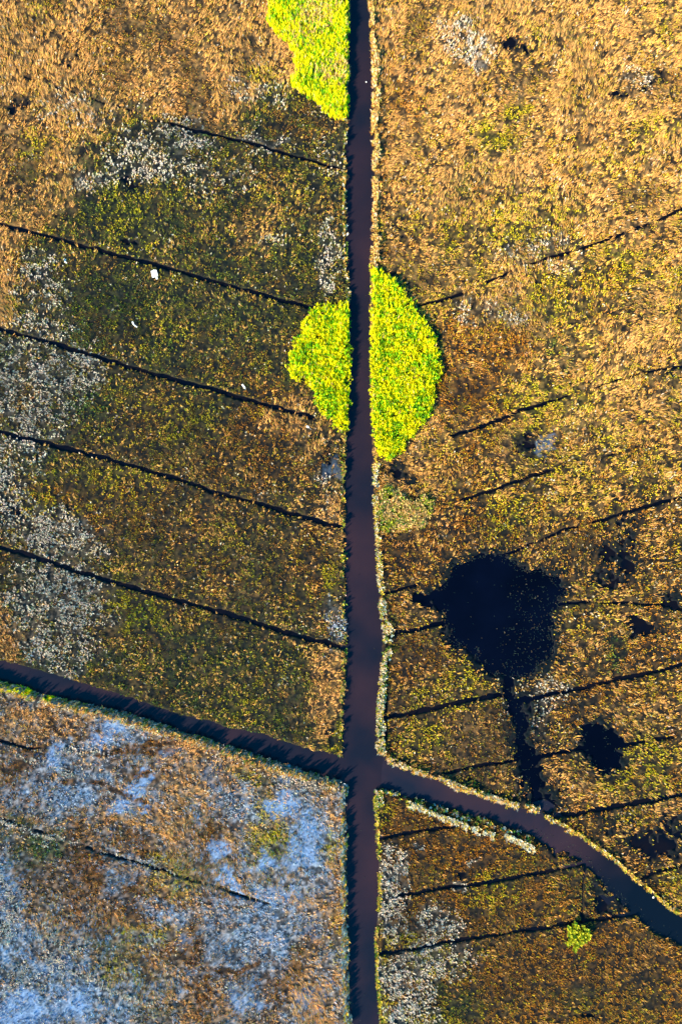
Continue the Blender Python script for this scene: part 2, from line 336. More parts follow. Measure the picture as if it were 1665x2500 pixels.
# colour patches: x, y, rx, ry, angle, strength, kind
BL = [
    # north-west
    (250, 230, 90, 30, 20, .9, OLIVE), (75, 340, 45, 35, 0, 1.0, YELLOW), (95, 400, 55, 30, 20, .6, OLIVE), (595, 180, 40, 35, 0, 1.0, YELLOW), (470, 55, 20, 25, 0, .7, OLIVE), (490, 105, 25, 15, 0, .6, OLIVE),
    (110, 20, 50, 25, 0, .5, YELLOW), (200, 360, 30, 40, 0, .7, GREEN), (340, 360, 90, 60, -10, 2.2, WHITE), (420, 300, 70, 22, 15, 2.0, WHITE), (240, 420, 60, 28, 0, 1.8, WHITE),
    (500, 410, 60, 50, 0, .8, WHITE), (620, 325, 60, 14, 14, 2.2, WHITE), (745, 260, 35, 25, 20, 1.6, WHITE), (755, 330, 40, 60, 0, .9, WHITE), (600, 210, 60, 30, 0, .8, WHITE), (690, 280, 80, 40, 0, 1.0, BROWN),
    (650, 260, 80, 40, 10, .9, OLIVE), (250, 490, 110, 55, 15, 2.4, OLIVE), (290, 480, 80, 60, 0, 1.0, YELLOW), (300, 560, 60, 30, 0, .7, YELLOW), (380, 490, 120, 60, 0, .8, OLIVE), (60, 480, 60, 50, 0, .8, OLIVE),
    (762, 555, 24, 50, 0, 4.0, WHITE), (748, 635, 14, 45, 0, 3.0, WHITE), (600, 520, 60, 40, 0, .7, TAN), (640, 560, 40, 20, 0, .5, WHITE), (200, 250, 120, 40, 0, .3, WHITE),
    (100, 650, 60, 60, 0, 1.6, WHITE), (30, 620, 30, 90, 0, 1.5, TAN), (20, 780, 50, 40, 0, 1.2, WHITE), (130, 760, 70, 35, 15, .9, WHITE), (165, 830, 60, 30, 20, 1.2, WHITE), (190, 880, 36, 60, 10, 2.4, WHITE),
    (60, 880, 90, 110, 0, 2.2, WHITE), (90, 950, 80, 60, 0, 1.6, WHITE), (35, 1060, 65, 60, 0, 3.6, WHITE), (20, 1130, 40, 50, 0, 2.5, WHITE), (130, 1010, 40, 16, 0, 1.6, WHITE), (180, 960, 70, 70, 0, .8, GREEN), (100, 1060, 120, 50, 10, .9, OLIVE),
    (190, 1130, 160, 50, 0, 1.1, YELLOW), (180, 1140, 120, 40, 0, 1.0, RUST), (300, 1180, 160, 60, 0, .8, RUST), (105, 1220, 110, 50, 12, 4.0, WHITE), (240, 1165, 24, 8, 0, 2.5, WHITE), (240, 1280, 30, 34, 0, 2.2, WHITE),
    (60, 1290, 30, 20, 0, 1.5, OLIVE), (130, 1360, 110, 70, 15, 4.0, WHITE), (100, 1440, 80, 60, 0, 2.6, WHITE), (150, 1500, 70, 50, 0, 2.2, WHITE), (225, 1430, 40, 25, 10, 2.0, WHITE), (15, 1440, 30, 50, 0, 2.5, TAN), (20, 1500, 30, 24, 0, 3.0, TAN),
    (30, 1340, 40, 40, 0, 1.5, OLIVE), (300, 1400, 90, 40, 20, 1.6, YELLOW), (330, 1420, 60, 30, 0, .8, GREEN), (60, 1400, 60, 60, 0, .8, GREEN), (560, 870, 90, 30, 15, .6, RUST), (640, 960, 80, 60, 0, 1.0, RUST), (690, 960, 60, 50, 0, 1.8, TAN),
    (625, 975, 22, 20, 0, 1.0, TAN), (740, 1010, 50, 40, 0, 1.2, TAN), (600, 1050, 120, 70, 0, .6, RUST), (760, 1120, 30, 80, 0, .8, WHITE), (755, 1180, 40, 40, 0, 1.3, TAN), (700, 1290, 60, 70, 0, .7, RUST), (765, 1330, 26, 50, 0, 1.3, YELLOW),
    (770, 1440, 20, 60, 0, 1.5, SKYLIT_PALE), (755, 1590, 36, 66, 10, 7.0, TAN), (740, 1660, 30, 26, 0, 4.0, TAN), (735, 1520, 40, 30, 0, 1.8, TAN), (770, 1700, 30, 40, 0, 1.8, YELLOW), (560, 1620, 60, 40, 0, 1.0, YELLOW), (440, 1590, 120, 60, 0, .6, OLIVE), (380, 830, 100, 50, 0, .7, OLIVE),
    (430, 960, 80, 40, 0, .8, YELLOW), (560, 750, 100, 50, 0, .6, OLIVE), (350, 680, 140, 60, 0, .6, OLIVE), (560, 1490, 150, 60, 0, .6, OLIVE), (620, 640, 140, 50, 0, .5, OLIVE), (480, 1560, 40, 30, 0, .5, TAN),
    # east
    (1050, 95, 55, 48, 10, 1.3, WHITE), (1105, 125, 40, 26, 0, 1.5, WHITE), (1475, 190, 36, 24, 0, 1.6, WHITE), (940, 225, 40, 60, 0, .9, RUST), (1185, 258, 30, 18, 0, 2.4, YELLOW), (1150, 315, 70, 28, 0, 1.6, YELLOW), (1200, 510, 80, 60, 0, 1.4, YELLOW),
    (1500, 310, 80, 40, 0, 1.2, YELLOW), (1380, 370, 70, 40, 0, .7, YELLOW), (1050, 440, 40, 40, 0, .7, OLIVE), (1060, 530, 60, 40, 0, .6, YELLOW), (1330, 350, 60, 60, 0, .6, RUST), (1400, 620, 120, 50, 0, 1.0, YELLOW), (1380, 645, 60, 40, 0, .9, RUST), (1560, 605, 20, 12, 0, 4.0, YELLOW),
    (1270, 690, 60, 60, 0, .9, YELLOW), (1050, 730, 80, 50, 0, 1.0, RUST), (1000, 720, 40, 40, 0, .8, YELLOW), (1140, 800, 110, 60, 20, 1.4, RUST), (1080, 900, 90, 90, 0, 3.2, RUST), (1110, 940, 80, 50, 0, 1.5, RUST), (1220, 920, 80, 50, 0, 1.4, YELLOW), (1130, 870, 60, 30, 0, .8, BROWN),
    (1120, 720, 80, 30, 0, .6, WHITE), (1250, 580, 90, 40, 10, .5, WHITE), (1330, 900, 100, 30, -20, 1.2, YELLOW), (1290, 840, 40, 40, 0, .8, GREEN), (1090, 1050, 60, 50, 0, 1.0, RUST), (1000, 1090, 60, 40, 0, .5, RUST), (1180, 1000, 90, 50, 0, .7, YELLOW), (940, 1060, 50, 40, 0, 1.2, TAN),
    (950, 1120, 60, 60, 0, .7, TAN), (1160, 1200, 50, 40, 0, 1.6, YELLOW), (1180, 1205, 20, 18, 0, 1.0, GREEN), (1080, 1190, 90, 50, 10, 1.6, RUST), (960, 1290, 110, 60, 0, 1.0, RUST), (1240, 1160, 90, 40, 0, .8, YELLOW), (1400, 1060, 120, 70, 0, .5, YELLOW), (1180, 950, 50, 30, 0, .4, YELLOW),
    (1420, 920, 140, 80, 0, .6, TAN), (960, 1520, 80, 70, 0, 1.0, RUST), (1060, 1560, 60, 30, 20, 1.4, YELLOW), (960, 1700, 60, 40, 0, 1.8, YELLOW), (1080, 1690, 60, 50, 0, 1.2, TAN), (1240, 1640, 20, 50, 0, 2.0, WHITE), (1240, 1600, 60, 40, 0, .8, WHITE), (1380, 1600, 120, 40, -12, 1.0, RUST), (1460, 1620, 90, 50, 0, .8, TAN),
    (1380, 1640, 90, 30, 0, .6, RUST), (1500, 1500, 80, 40, 0, 1.0, RUST), (1500, 1580, 70, 30, 0, .6, YELLOW), (1480, 1780, 70, 50, 0, .8, YELLOW), (1310, 1800, 60, 30, 30, .9, TAN), (1330, 1900, 50, 40, 40, 1.2, RUST), (1530, 1760, 70, 60, 0, .5, YELLOW), (1550, 1880, 50, 50, 0, .6, TAN), (1420, 1480, 20, 60, 0, .8, GREEN),
    (1200, 1560, 60, 40, 0, .3, WHITE), (1540, 2040, 50, 40, 40, .8, YELLOW), (880, 300, 24, 300, 0, .4, RUST), (1540, 60, 50, 50, 0, .6, YELLOW), (1290, 90, 50, 40, 0, .3, OLIVE), (1500, 740, 90, 90, 0, .4, TAN), (1040, 1600, 90, 50, 0, .5, YELLOW),
    # south-west
    (260, 1690, 60, 40, -25, 3.0, SKYLIT_PALE), (140, 1740, 40, 30, 0, 2.0, SKYLIT_PALE), (150, 1810, 120, 50, 0, 2.2, SKYLIT_PALE), (60, 1790, 60, 50, 0, 2.0, RUST), (30, 1760, 60, 50, 0, 1.5, RUST), (250, 1940, 100, 40, 10, 1.6, RUST), (210, 1990, 70, 50, 0, 2.6, RUST), (120, 2010, 80, 50, 0, 1.3, BROWN), (40, 1930, 60, 50, 0, 1.5, OLIVE),
    (110, 1950, 50, 25, 10, 1.6, GREEN), (420, 1880, 70, 40, 0, 1.6, TAN), (440, 1800, 60, 26, 20, 1.6, TAN), (150, 1680, 130, 40, 10, .8, TAN), (330, 1780, 50, 24, 10, 1.2, RUST), (480, 1920, 70, 60, 0, .8, RUST), (410, 2030, 50, 40, 0, 1.6, YELLOW), (400, 1980, 60, 30, 0, .8, YELLOW), (300, 2000, 60, 30, 10, 1.6, SKYLIT_PALE),
    (270, 2030, 30, 18, 0, 2.6, SKYLIT_PALE), (350, 2060, 60, 30, 0, 1.2, RUST), (480, 2070, 80, 30, 0, 1.2, RUST), (370, 2090, 60, 22, 20, 2.2, SKYLIT_PALE), (240, 2080, 110, 60, 0, 1.2, RUST), (330, 2150, 60, 30, 0, 1.2, YELLOW), (240, 2200, 90, 40, 0, .9, OLIVE), (270, 2240, 60, 30, 0, .8, YELLOW), (430, 2170, 60, 50, 0, 1.4, RUST),
    (470, 2230, 26, 60, 0, 2.4, RUST), (455, 2240, 18, 14, 0, 2.8, SKYLIT_PALE), (500, 2150, 50, 60, 0, 1.4, SKYLIT_PALE), (560, 2100, 90, 60, 0, 1.4, SKYLIT_PALE), (620, 1920, 50, 80, 10, 2.0, YELLOW), (600, 1980, 30, 30, 0, 1.2, GREEN), (540, 1860, 60, 60, 0, 1.4, SKYLIT_PALE), (600, 1790, 50, 50, 0, .9, OLIVE), (570, 1780, 40, 20, 0, 1.6, YELLOW),
    (700, 1960, 60, 120, 0, 1.4, SKYLIT_PALE), (765, 1960, 20, 40, 0, 1.8, YELLOW), (760, 2060, 30, 60, 0, 1.6, TAN), (700, 2060, 60, 50, 0, .8, TAN), (640, 2120, 60, 40, 0, 1.6, SKYLIT_PALE), (660, 2260, 50, 60, 0, 1.6, RUST), (720, 2300, 40, 60, 0, 1.6, TAN), (770, 2150, 20, 60, 0, 1.2, YELLOW), (600, 2200, 60, 60, 0, 1.0, SKYLIT_PALE), (470, 2320, 80, 30, 0, 1.6, TAN),
    (40, 2170, 60, 60, 0, 2.8, SKYLIT_PALE), (20, 2130, 30, 30, 0, 5.0, WHITE), (20, 2060, 30, 90, -10, 2.0, SKYLIT_PALE), (140, 2200, 30, 50, -35, 3.0, WHITE), (100, 2290, 150, 90, 0, 2.6, SKYLIT_PALE), (60, 2260, 60, 40, 0, 2.0, WHITE), (60, 2240, 90, 14, 15, 1.2, OLIVE), (240, 2320, 90, 40, 20, 1.2, SKYLIT_PALE), (330, 2330, 80, 30, 0, 1.2, OLIVE), (40, 1660, 60, 30, 0, 1.0, TAN), (380, 1745, 60, 16, 20, 1.4, TAN),
    (500, 1740, 90, 18, 18, 2.0, TAN), (260, 1620, 90, 16, 16, 2.2, TAN), (680, 1790, 90, 14, 16, 3.0, WHITE), (300, 1650, 80, 14, 16, 1.6, WHITE), (650, 1760, 60, 12, 16, 2.4, TAN), (430, 1700, 70, 14, 18, 2.0, TAN), (400, 1920, 240, 200, 0, .3, TAN),
    # south-east
    (898, 2000, 30, 60, 0, 4.2, WHITE), (902, 2070, 26, 50, 0, 4.2, WHITE), (892, 2130, 22, 30, 0, 2.5, WHITE), (885, 2140, 16, 30, 0, 1.0, YELLOW), (985, 2120, 55, 32, -10, 2.2, WHITE), (1020, 2150, 40, 20, -10, 1.6, WHITE), (955, 2150, 70, 20, 0, 1.2, YELLOW), (970, 2215, 110, 40, -8, 3.4, WHITE), (1010, 2220, 60, 34, 0, 1.4, YELLOW), (920, 2290, 60, 70, 15, 4.2, WHITE),
    (880, 2250, 20, 90, 0, 2.2, YELLOW), (950, 2340, 60, 40, 0, 2.2, WHITE), (1030, 2310, 70, 40, 0, 1.6, OLIVE), (1010, 2340, 80, 30, 0, 1.0, YELLOW), (880, 1870, 30, 30, 0, 1.5, YELLOW), (1060, 2030, 14, 10, 0, 3.5, WHITE), (1090, 1985, 14, 8, 0, 1.8, WHITE), (960, 1945, 8, 8, 0, 2.0, WHITE), (1110, 1870, 60, 12, 25, 1.0, OLIVE), (1200, 1990, 60, 30, 10, .5, OLIVE),
    (1170, 2060, 100, 50, 0, .7, BROWN), (1200, 2230, 160, 60, 0, .8, BROWN), (1400, 2200, 150, 60, 0, .6, BROWN), (1060, 1960, 120, 50, 0, .6, RUST), (1140, 2050, 60, 40, 0, .6, YELLOW), (1380, 2300, 120, 40, 0, .5, OLIVE), (1345, 2320, 30, 20, 0, 1.5, YELLOW), (870, 2320, 14, 60, 0, 1.2, YELLOW), (1360, 2050, 80, 60, 0, .3, GREEN),
]

TRACKS = [([(-60, 1868), (0, 1888), (60, 1906), (112, 1926), (190, 1942)], WHITE, 4), ([(112, 1926), (100, 1945)], WHITE, 4), ([(108, 2118), (138, 2160), (150, 2222)], WHITE, 7), ([(165, 2232), (240, 2268), (350, 2302)], WHITE, 3.5),
          ([(245, 1960), (340, 1985), (400, 2006)], WHITE, 1.5), ([(0, 2000), (20, 2050), (40, 2100)], WHITE, 3), ([(40, 1740), (105, 1750), (190, 1790)], WHITE, 1.5), ([(290, 1720), (340, 1712), (400, 1712)], RUST, 5), ([(230, 1735), (300, 1724), (400, 1730)], RUST, 4),
          ([(120, 1650), (140, 1690), (190, 1700), (230, 1680)], BROWN, 3), ([(260, 1880), (330, 1905), (400, 1925)], TAN, 3), ([(150, 1790), (240, 1800), (330, 1840), (370, 1880)], RUST, 2.5), ([(420, 1790), (470, 1830), (480, 1880)], TAN, 2), ([(130, 1730), (200, 1725), (250, 1735)], WHITE, 2), ([(500, 2235), (560, 2230), (590, 2215)], RUST, 3)]

def weights(u, v):
    """share of each kind of plant at each place"""
    n = len(u)
    wu = u + (fbm(u, v, 50, 1) - .5) * 60 + (fbm(u, v, 9, 4) - .5) * 14
    wv = v + (fbm(u, v, 50, 3) - .5) * 60 + (fbm(u, v, 9, 6) - .5) * 14
    reg = region(u, v)
    W = np.zeros((n, 8))
    t = tan_zone(u, v)
    gy_ = lambda a, b: sst(a, b, wv)
    w0 = np.zeros((n, 8))
    w0[:, TAN] = .85 * t + .10 * (1 - t) + .12 * (1 - t) * gy_(900, 1200)
    w0[:, BROWN] = .2 * t + (1 - t) * (.42 + .25 * gy_(750, 1000) - .25 * gy_(1400, 1550))
    w0[:, OLIVE] = .06 * t + (1 - t) * (.55 - .25 * gy_(850, 1100) + .35 * gy_(1400, 1520))
    w0[:, YELLOW] = .09 * t + (1 - t) * .17
    w0[:, RUST] = .13 * t + (1 - t) * (.05 + .12 * gy_(800, 1000) - .10 * gy_(1380, 1500))
    w0[:, WHITE] = .02
    w0[:, GREEN] = (1 - t) * (.16 - .08 * gy_(900, 1100) + .16 * gy_(1400, 1550))
    w1 = np.zeros((n, 8)); a = gy_(350, 600); b = gy_(950, 1250); c_ = sst(1100, 900, wu)
    w1[:, TAN] = .85 - .30 * a - .26 * b
    w1[:, YELLOW] = .15 + .18 * a - .14 * b
    w1[:, RUST] = .14 + .10 * a + .24 * b
    w1[:, BROWN] = .12 + .02 * a + .16 * b
    w1[:, OLIVE] = .03 + .08 * a
    w1[:, WHITE] = .02
    w2 = np.zeros((n, 8))
    w2[:, TAN] = .38; w2[:, SKYLIT_PALE] = .34; w2[:, BROWN] = .16; w2[:, RUST] = .20; w2[:, OLIVE] = .10; w2[:, YELLOW] = .05; w2[:, WHITE] = .05
    w3 = np.zeros((n, 8))
    w3[:, RUST] = .50; w3[:, BROWN] = .40; w3[:, YELLOW] = .07; w3[:, OLIVE] = .06; w3[:, TAN] = .05
    for k, w in enumerate((w0, w1, w2, w3)): W[reg == k] = w[reg == k]
    zone = [(0,), (0,), (2,), (3,)]
    for bq in BL:
        x, y = bq[0], bq[1]
        rb = int(region(np.array([float(x)]), np.array([float(y)]))[0])
        W[:, bq[6]] += blob(wu, wv, bq) * (reg == rb) * (.7 if bq[6] == WHITE else 1.0)
    sw_ = reg == 2
    for pts, kd, st in TRACKS:
        d = seg_dist(wu * .35 + u * .65, wv * .35 + v * .65, pts, 14)
        W[:, kd] += 3 * st * (1 - sst(2.5, 8, d)) * sw_
    for k in range(8):
        W[:, k] *= np.exp(3.4 * (fbm(u, v, 40, k, 3) - .5) + 2.2 * (vn(u, v, 9, (k + 3) % 8) - .5))
    W[:, WHITE] *= np.exp(4.5 * (fbm(u, v, 17, 2, 2) - .5))
    return W / W.sum(1, keepdims=True), reg


r_all = region(U, V)
shaded_peat = np.array([.005, .010, .014]); thatch = np.array([.11, .075, .045]); skylit_mud = np.array([.12, .20, .34]); swmud = np.array([.035, .065, .105])  # blue tint of peat and bare mud puts skylit shade into the colour
col = np.zeros(GX.shape + (3,))
n1 = fbm(U, V, 40, 1)[..., None]
# the low mat of moss and dead leaves has the colours of the plants growing there
cst = 6
cu, cv = U[inside].reshape(-1), V[inside].reshape(-1)
Wg, _ = weights(cu, cv)
mean = Wg @ (CC * np.array([.26, .10, .10, .11, .11, .13, .34, .10])[:, None])
nzg = (.25 + 1.3 * sst(.35, .75, vn(cu, cv, 5, 3) * .5 + vn(cu, cv, 9, 6) * .5)) * (1 - .9 * sst(.15, .6, wetness(cu, cv) + .4 * (vn(cu, cv, 7, 2) - .5)))
col[:] = np.array([.10, .07, .04])
rg = region(cu, cv)
mats = np.select([rg == 0, rg == 1, rg == 2], [.5 + .4 * tan_zone(cu, cv), .95 - .5 * sst(850, 1250, cv), 1.0], .6)
mats *= 1 - .92 * sst(-42, -6, open_water(cu, cv) + 26 * (fbm(cu, cv, 16, 5) - .5))
col[inside] = mean * (nzg * mats)[:, None] + shaded_peat * .7
sw = (r_all == 2)
bm = np.zeros(GX.shape); bm[inside] = bare(Ui, Vi)
col = col + (skylit_mud - col) * (sst(.2, .7, bm) * (.25 + .6 * vn(U, V, 12, 3) + .55 * vn(U, V, 4, 6)))[..., None].clip(0, 1)
wetm = sst(-.05, -.35, Z)[..., None]
col = col + (np.array([.012, .012, .014]) - col) * wetm

nyy, nxx = GX.shape
verts = np.stack([GX, GY, Z], -1).reshape(-1, 3)
idx = np.arange(nyy * nxx).reshape(nyy, nxx)
faces = np.stack([idx[:-1, :-1], idx[:-1, 1:], idx[1:, 1:], idx[1:, :-1]], -1).reshape(-1, 4)

def np_mesh(name, verts, faces, mat, colors=None, smooth=False):
    k = faces.shape[1]
    me = bpy.data.meshes.new(name)
    me.vertices.add(len(verts)); me.vertices.foreach_set("co", np.ascontiguousarray(verts, dtype=np.float32).ravel())
    me.loops.add(faces.size); me.loops.foreach_set("vertex_index", np.ascontiguousarray(faces, dtype=np.int32).ravel())
    me.polygons.add(len(faces)); me.polygons.foreach_set("loop_start", np.arange(0, faces.size, k, dtype=np.int32))
    me.polygons.foreach_set("loop_total", np.full(len(faces), k, dtype=np.int32))
    if smooth: me.polygons.foreach_set("use_smooth", np.ones(len(faces), bool))
    me.update(calc_edges=True)
    if colors is not None:
        c = me.color_attributes.new("Col", 'FLOAT_COLOR', 'POINT')
        c4 = np.ones((len(verts), 4), np.float32); c4[:, :3] = colors
        c.data.foreach_set("color", c4.ravel())
    me.materials.append(mat)
    o = bpy.data.objects.new(name, me); COL.objects.link(o)
    return o

tag(np_mesh("ground", verts, faces, M_GROUND, col.reshape(-1, 3), True), "dark peaty marsh ground cut by canals, ditches and ponds", "ground", kind="structure")
del GX, GY, U, V, r_all, col, n1, sw, bm, wetm, Wg, mean, nzg, cu, cv

# ------------------------------------------------------------------ water
def strip(name, a, b, z, mat, label, cat="water"):
    """sheet between two lists of map points"""
    v = []; f = []
    for (x0, y0), (x1, y1) in zip(a, b):
        v += [(X(x0), Y(y0), z), (X(x1), Y(y1), z)]
    v = np.array(v, float)
    f = np.array([(2 * i, 2 * i + 1, 2 * i + 3, 2 * i + 2) for i in range(len(a) - 1)])
    return v, f

def fix_up(v, f):
    out = []
    for q in f:
        n = np.cross(v[q[1]] - v[q[0]], v[q[3]] - v[q[0]])
        out.append(q if n[2] > 0 else q[::-1])
    return np.array(out)

ys = np.linspace(-250, 2600, 60)
P = 14
va, fa = strip("", [(float(CL(y)) - P, y) for y in ys], [(float(CR(y)) + P, y) for y in ys], -.30, None, "")
tag(np_mesh("canal_water", va, fix_up(va, fa), M_CANAL), "long straight main canal of purple brown water crossing the marsh from top to bottom", "canal water", kind="structure")
xs = np.linspace(-250, 815, 40)
va, fa = strip("", [(x, float(WT(x)) - P) for x in xs], [(x, float(WB(x)) + P) for x in xs], -.304, None, "")
tag(np_mesh("canal_water", va, fix_up(va, fa), M_CANAL), "side canal slanting down from the west to the main canal", "canal water", kind="structure")
xs = np.linspace(845, 1800, 50)
M_EAST = water_mat("silty water clearing eastwards", (.007, .009, .018), (.028, .0145, .019), .05, .12, .25, (.018, .012, .019))
_n = M_EAST.node_tree; _p = _n.nodes["Principled BSDF"]; _l = _p.inputs["Base Color"].links[0].from_socket
_g = _n.nodes.new("ShaderNodeNewGeometry"); _s = _n.nodes.new("ShaderNodeSeparateXYZ"); _n.links.new(_g.outputs["Position"], _s.inputs[0])
_t = _n.nodes.new("ShaderNodeTexNoise"); _t.inputs["Scale"].default_value = .09; _n.links.new(_g.outputs["Position"], _t.inputs["Vector"])
_a = _n.nodes.new("ShaderNodeMath"); _a.operation = 'MULTIPLY_ADD'; _a.inputs[1].default_value = 26; _n.links.new(_t.outputs["Fac"], _a.inputs[0]); _n.links.new(_s.outputs["X"], _a.inputs[2])
_r = _n.nodes.new("ShaderNodeMapRange"); _r.inputs[1].default_value = 58; _r.inputs[2].default_value = 76; _n.links.new(_a.outputs[0], _r.inputs[0])
_m = _n.nodes.new("ShaderNodeMix"); _m.data_type = 'RGBA'; _n.links.new(_r.outputs[0], _m.inputs[0]); _n.links.new(_l, _m.inputs[6]); _m.inputs[7].default_value = (.002, .004, .009, 1)
_n.links.new(_m.outputs[2], _p.inputs["Base Color"])
va, fa = strip("", [(x, float(ET(x)) - P - 30 * math.exp(-((x - 1262) / 30) ** 2)) for x in xs], [(x, float(EB(x)) + 40) for x in xs], -.304, None, "")
tag(np_mesh("canal_water", va, fix_up(va, fa), M_EAST), "curving side canal widening towards the southeast corner", "canal water", kind="structure")

def sheet(name, x0, y0, x1, y1, z, mat):
    v = np.array([(X(x0), Y(y1), z), (X(x1), Y(y1), z), (X(x1), Y(y0), z), (X(x0), Y(y0), z)], float)
    return np_mesh(name, v, np.array([[0, 1, 2, 3]]), mat)
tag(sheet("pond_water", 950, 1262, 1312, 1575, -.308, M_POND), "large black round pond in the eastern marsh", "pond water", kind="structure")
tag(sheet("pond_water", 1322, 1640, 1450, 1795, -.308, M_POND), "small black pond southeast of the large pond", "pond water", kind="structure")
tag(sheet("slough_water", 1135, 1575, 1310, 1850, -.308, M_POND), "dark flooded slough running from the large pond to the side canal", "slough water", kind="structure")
tag(sheet("ditch_water", -230, -230, 1800, 2590, -.316, M_DITCH), "dark water standing in the ditches and wet hollows", "ditch water", kind="structure")

# ------------------------------------------------------------------ vegetation
def blades(x, y, z, h, spread, width, color, nb, lean=None, jitter=.16, seed=1, up=.0):
    """one fan of nb blades for each tuft; all arrays of length n"""
    r = np.random.default_rng(seed)
    n = len(x)
    a = r.random((n, nb)) * 2 * np.pi
    rad = np.sqrt(r.random((n, nb)))
    bx = x[:, None] + np.cos(a) * rad * spread[:, None] * .35
    by = y[:, None] + np.sin(a) * rad * spread[:, None] * .35
    a2 = a + r.normal(0, .7, (n, nb))
    hh = h[:, None] * r.uniform(.55, 1.15, (n, nb))
    out = spread[:, None] * r.uniform(.35, 1.1, (n, nb))
    lx = np.cos(a2) * out; ly = np.sin(a2) * out
    if lean is not None:
        lx = lx + lean[0][:, None] * hh; ly = ly + lean[1][:, None] * hh
    w = width[:, None] * r.uniform(.6, 1.3, (n, nb))
    a3 = r.random((n, nb)) * np.pi
    wx = np.cos(a3) * w * .5; wy = np.sin(a3) * w * .5
    z0 = z[:, None] + np.zeros((n, nb)) - .03
    v = np.empty((n, nb, 3, 3), np.float32)
    v[..., 0, 0] = bx - wx; v[..., 0, 1] = by - wy; v[..., 0, 2] = z0
    v[..., 1, 0] = bx + wx; v[..., 1, 1] = by + wy; v[..., 1, 2] = z0
    v[..., 2, 0] = bx + lx; v[..., 2, 1] = by + ly; v[..., 2, 2] = z0 + hh
    c = color[:, None, :] * (1 + r.normal(0, jitter, (n, nb, 1)))
    c = np.clip(np.repeat(c[:, :, None, :], 3, 2), .003, .95)
    return v.reshape(-1, 3), c.reshape(-1, 3)

def leaves(x, y, z, h, spread, width, color, nb, lean=None, jitter=.16, seed=1):
    """fan of leaf-shaped blades that arch over: widest half way (4 points, 2 triangles)"""
    r = np.random.default_rng(seed)
    n = len(x)
    a = r.random((n, nb)) * 2 * np.pi
    rad = np.sqrt(r.random((n, nb)))
    bx = x[:, None] + np.cos(a) * rad * spread[:, None] * .3
    by = y[:, None] + np.sin(a) * rad * spread[:, None] * .3
    a2 = a + r.normal(0, .6, (n, nb))
    hh = h[:, None] * r.uniform(.55, 1.15, (n, nb))
    out = spread[:, None] * r.uniform(.4, 1.2, (n, nb))
    lx = np.cos(a2) * out; ly = np.sin(a2) * out
    if lean is not None:
        lx = lx + lean[0][:, None] * hh; ly = ly + lean[1][:, None] * hh
    w = width[:, None] * r.uniform(.7, 1.3, (n, nb))
    px = -np.sin(a2) * w * .5; py = np.cos(a2) * w * .5
    z0 = z[:, None] + np.zeros((n, nb)) - .03
    v = np.empty((n, nb, 4, 3), np.float32)
    v[..., 0, 0] = bx; v[..., 0, 1] = by; v[..., 0, 2] = z0
    v[..., 1, 0] = bx + lx * .45 + px; v[..., 1, 1] = by + ly * .45 + py; v[..., 1, 2] = z0 + hh * .8
    v[..., 2, 0] = bx + lx; v[..., 2, 1] = by + ly; v[..., 2, 2] = z0 + hh
    v[..., 3, 0] = bx + lx * .45 - px; v[..., 3, 1] = by + ly * .45 - py; v[..., 3, 2] = z0 + hh * .8
    c = color[:, None, :] * (1 + r.normal(0, jitter, (n, nb, 1)))
    c = np.clip(np.repeat(c[:, :, None, :], 4, 2), .003, .95)
    return v.reshape(-1, 3), c.reshape(-1, 3)

def blade_object(name, v, c, k):
    f = np.arange(len(v), dtype=np.int32).reshape(-1, k)
    return np_mesh(name, v, f, M_VEG, c)

def near_outline(u, v, outlines, r):
    m = np.zeros(u.shape, bool)
    for o in outlines: m |= poly_sd(u, v, o, 20) > r
    return m

REED_A = [(622, -260), (618, 30), (612, 55), (636, 80), (660, 100), (678, 125), (682, 160), (672, 200), (695, 222), (712, 232), (740, 248), (757, 270), (785, 278), (797, 268), (799, 200), (800, 60), (803, -260)]
REED_B = [(718, 710), (740, 706), (770, 702), (800, 700), (805, 735), (803, 850), (802, 988), (785, 990), (760, 965), (738, 940), (720, 910), (710, 885), (695, 875), (672, 868), (664, 845), (675, 800), (690, 770), (695, 745)]
REED_C = [(856, 618), (872, 620), (882, 632), (900, 640), (925, 668), (945, 700), (975, 745), (1000, 775), (1012, 820), (1010, 870), (998, 890), (995, 940), (975, 975), (935, 1015), (920, 1045), (890, 1062), (868, 1055), (856, 1000), (852, 900), (853, 760), (855, 680)]
REED_D = [(-30, 1563), (0, 1568), (40, 1576), (75, 1586), (70, 1596), (30, 1592), (0, 1582), (-30, 1576)]
REED_E = [(102, 1596), (125, 1600), (140, 1612), (110, 1612)]
DRY = [(872, 1130), (895, 1115), (925, 1135), (950, 1150), (975, 1140), (1000, 1150), (995, 1165), (982, 1190), (972, 1218), (930, 1216), (880, 1220), (872, 1190)]
BUSH = [(1300, 2125), (1318, 2118), (1345, 2128), (1348, 2148), (1335, 2165), (1318, 2182), (1303, 2175), (1300, 2150)]
BEDS = [REED_A, REED_B, REED_C, REED_D, REED_E, DRY]

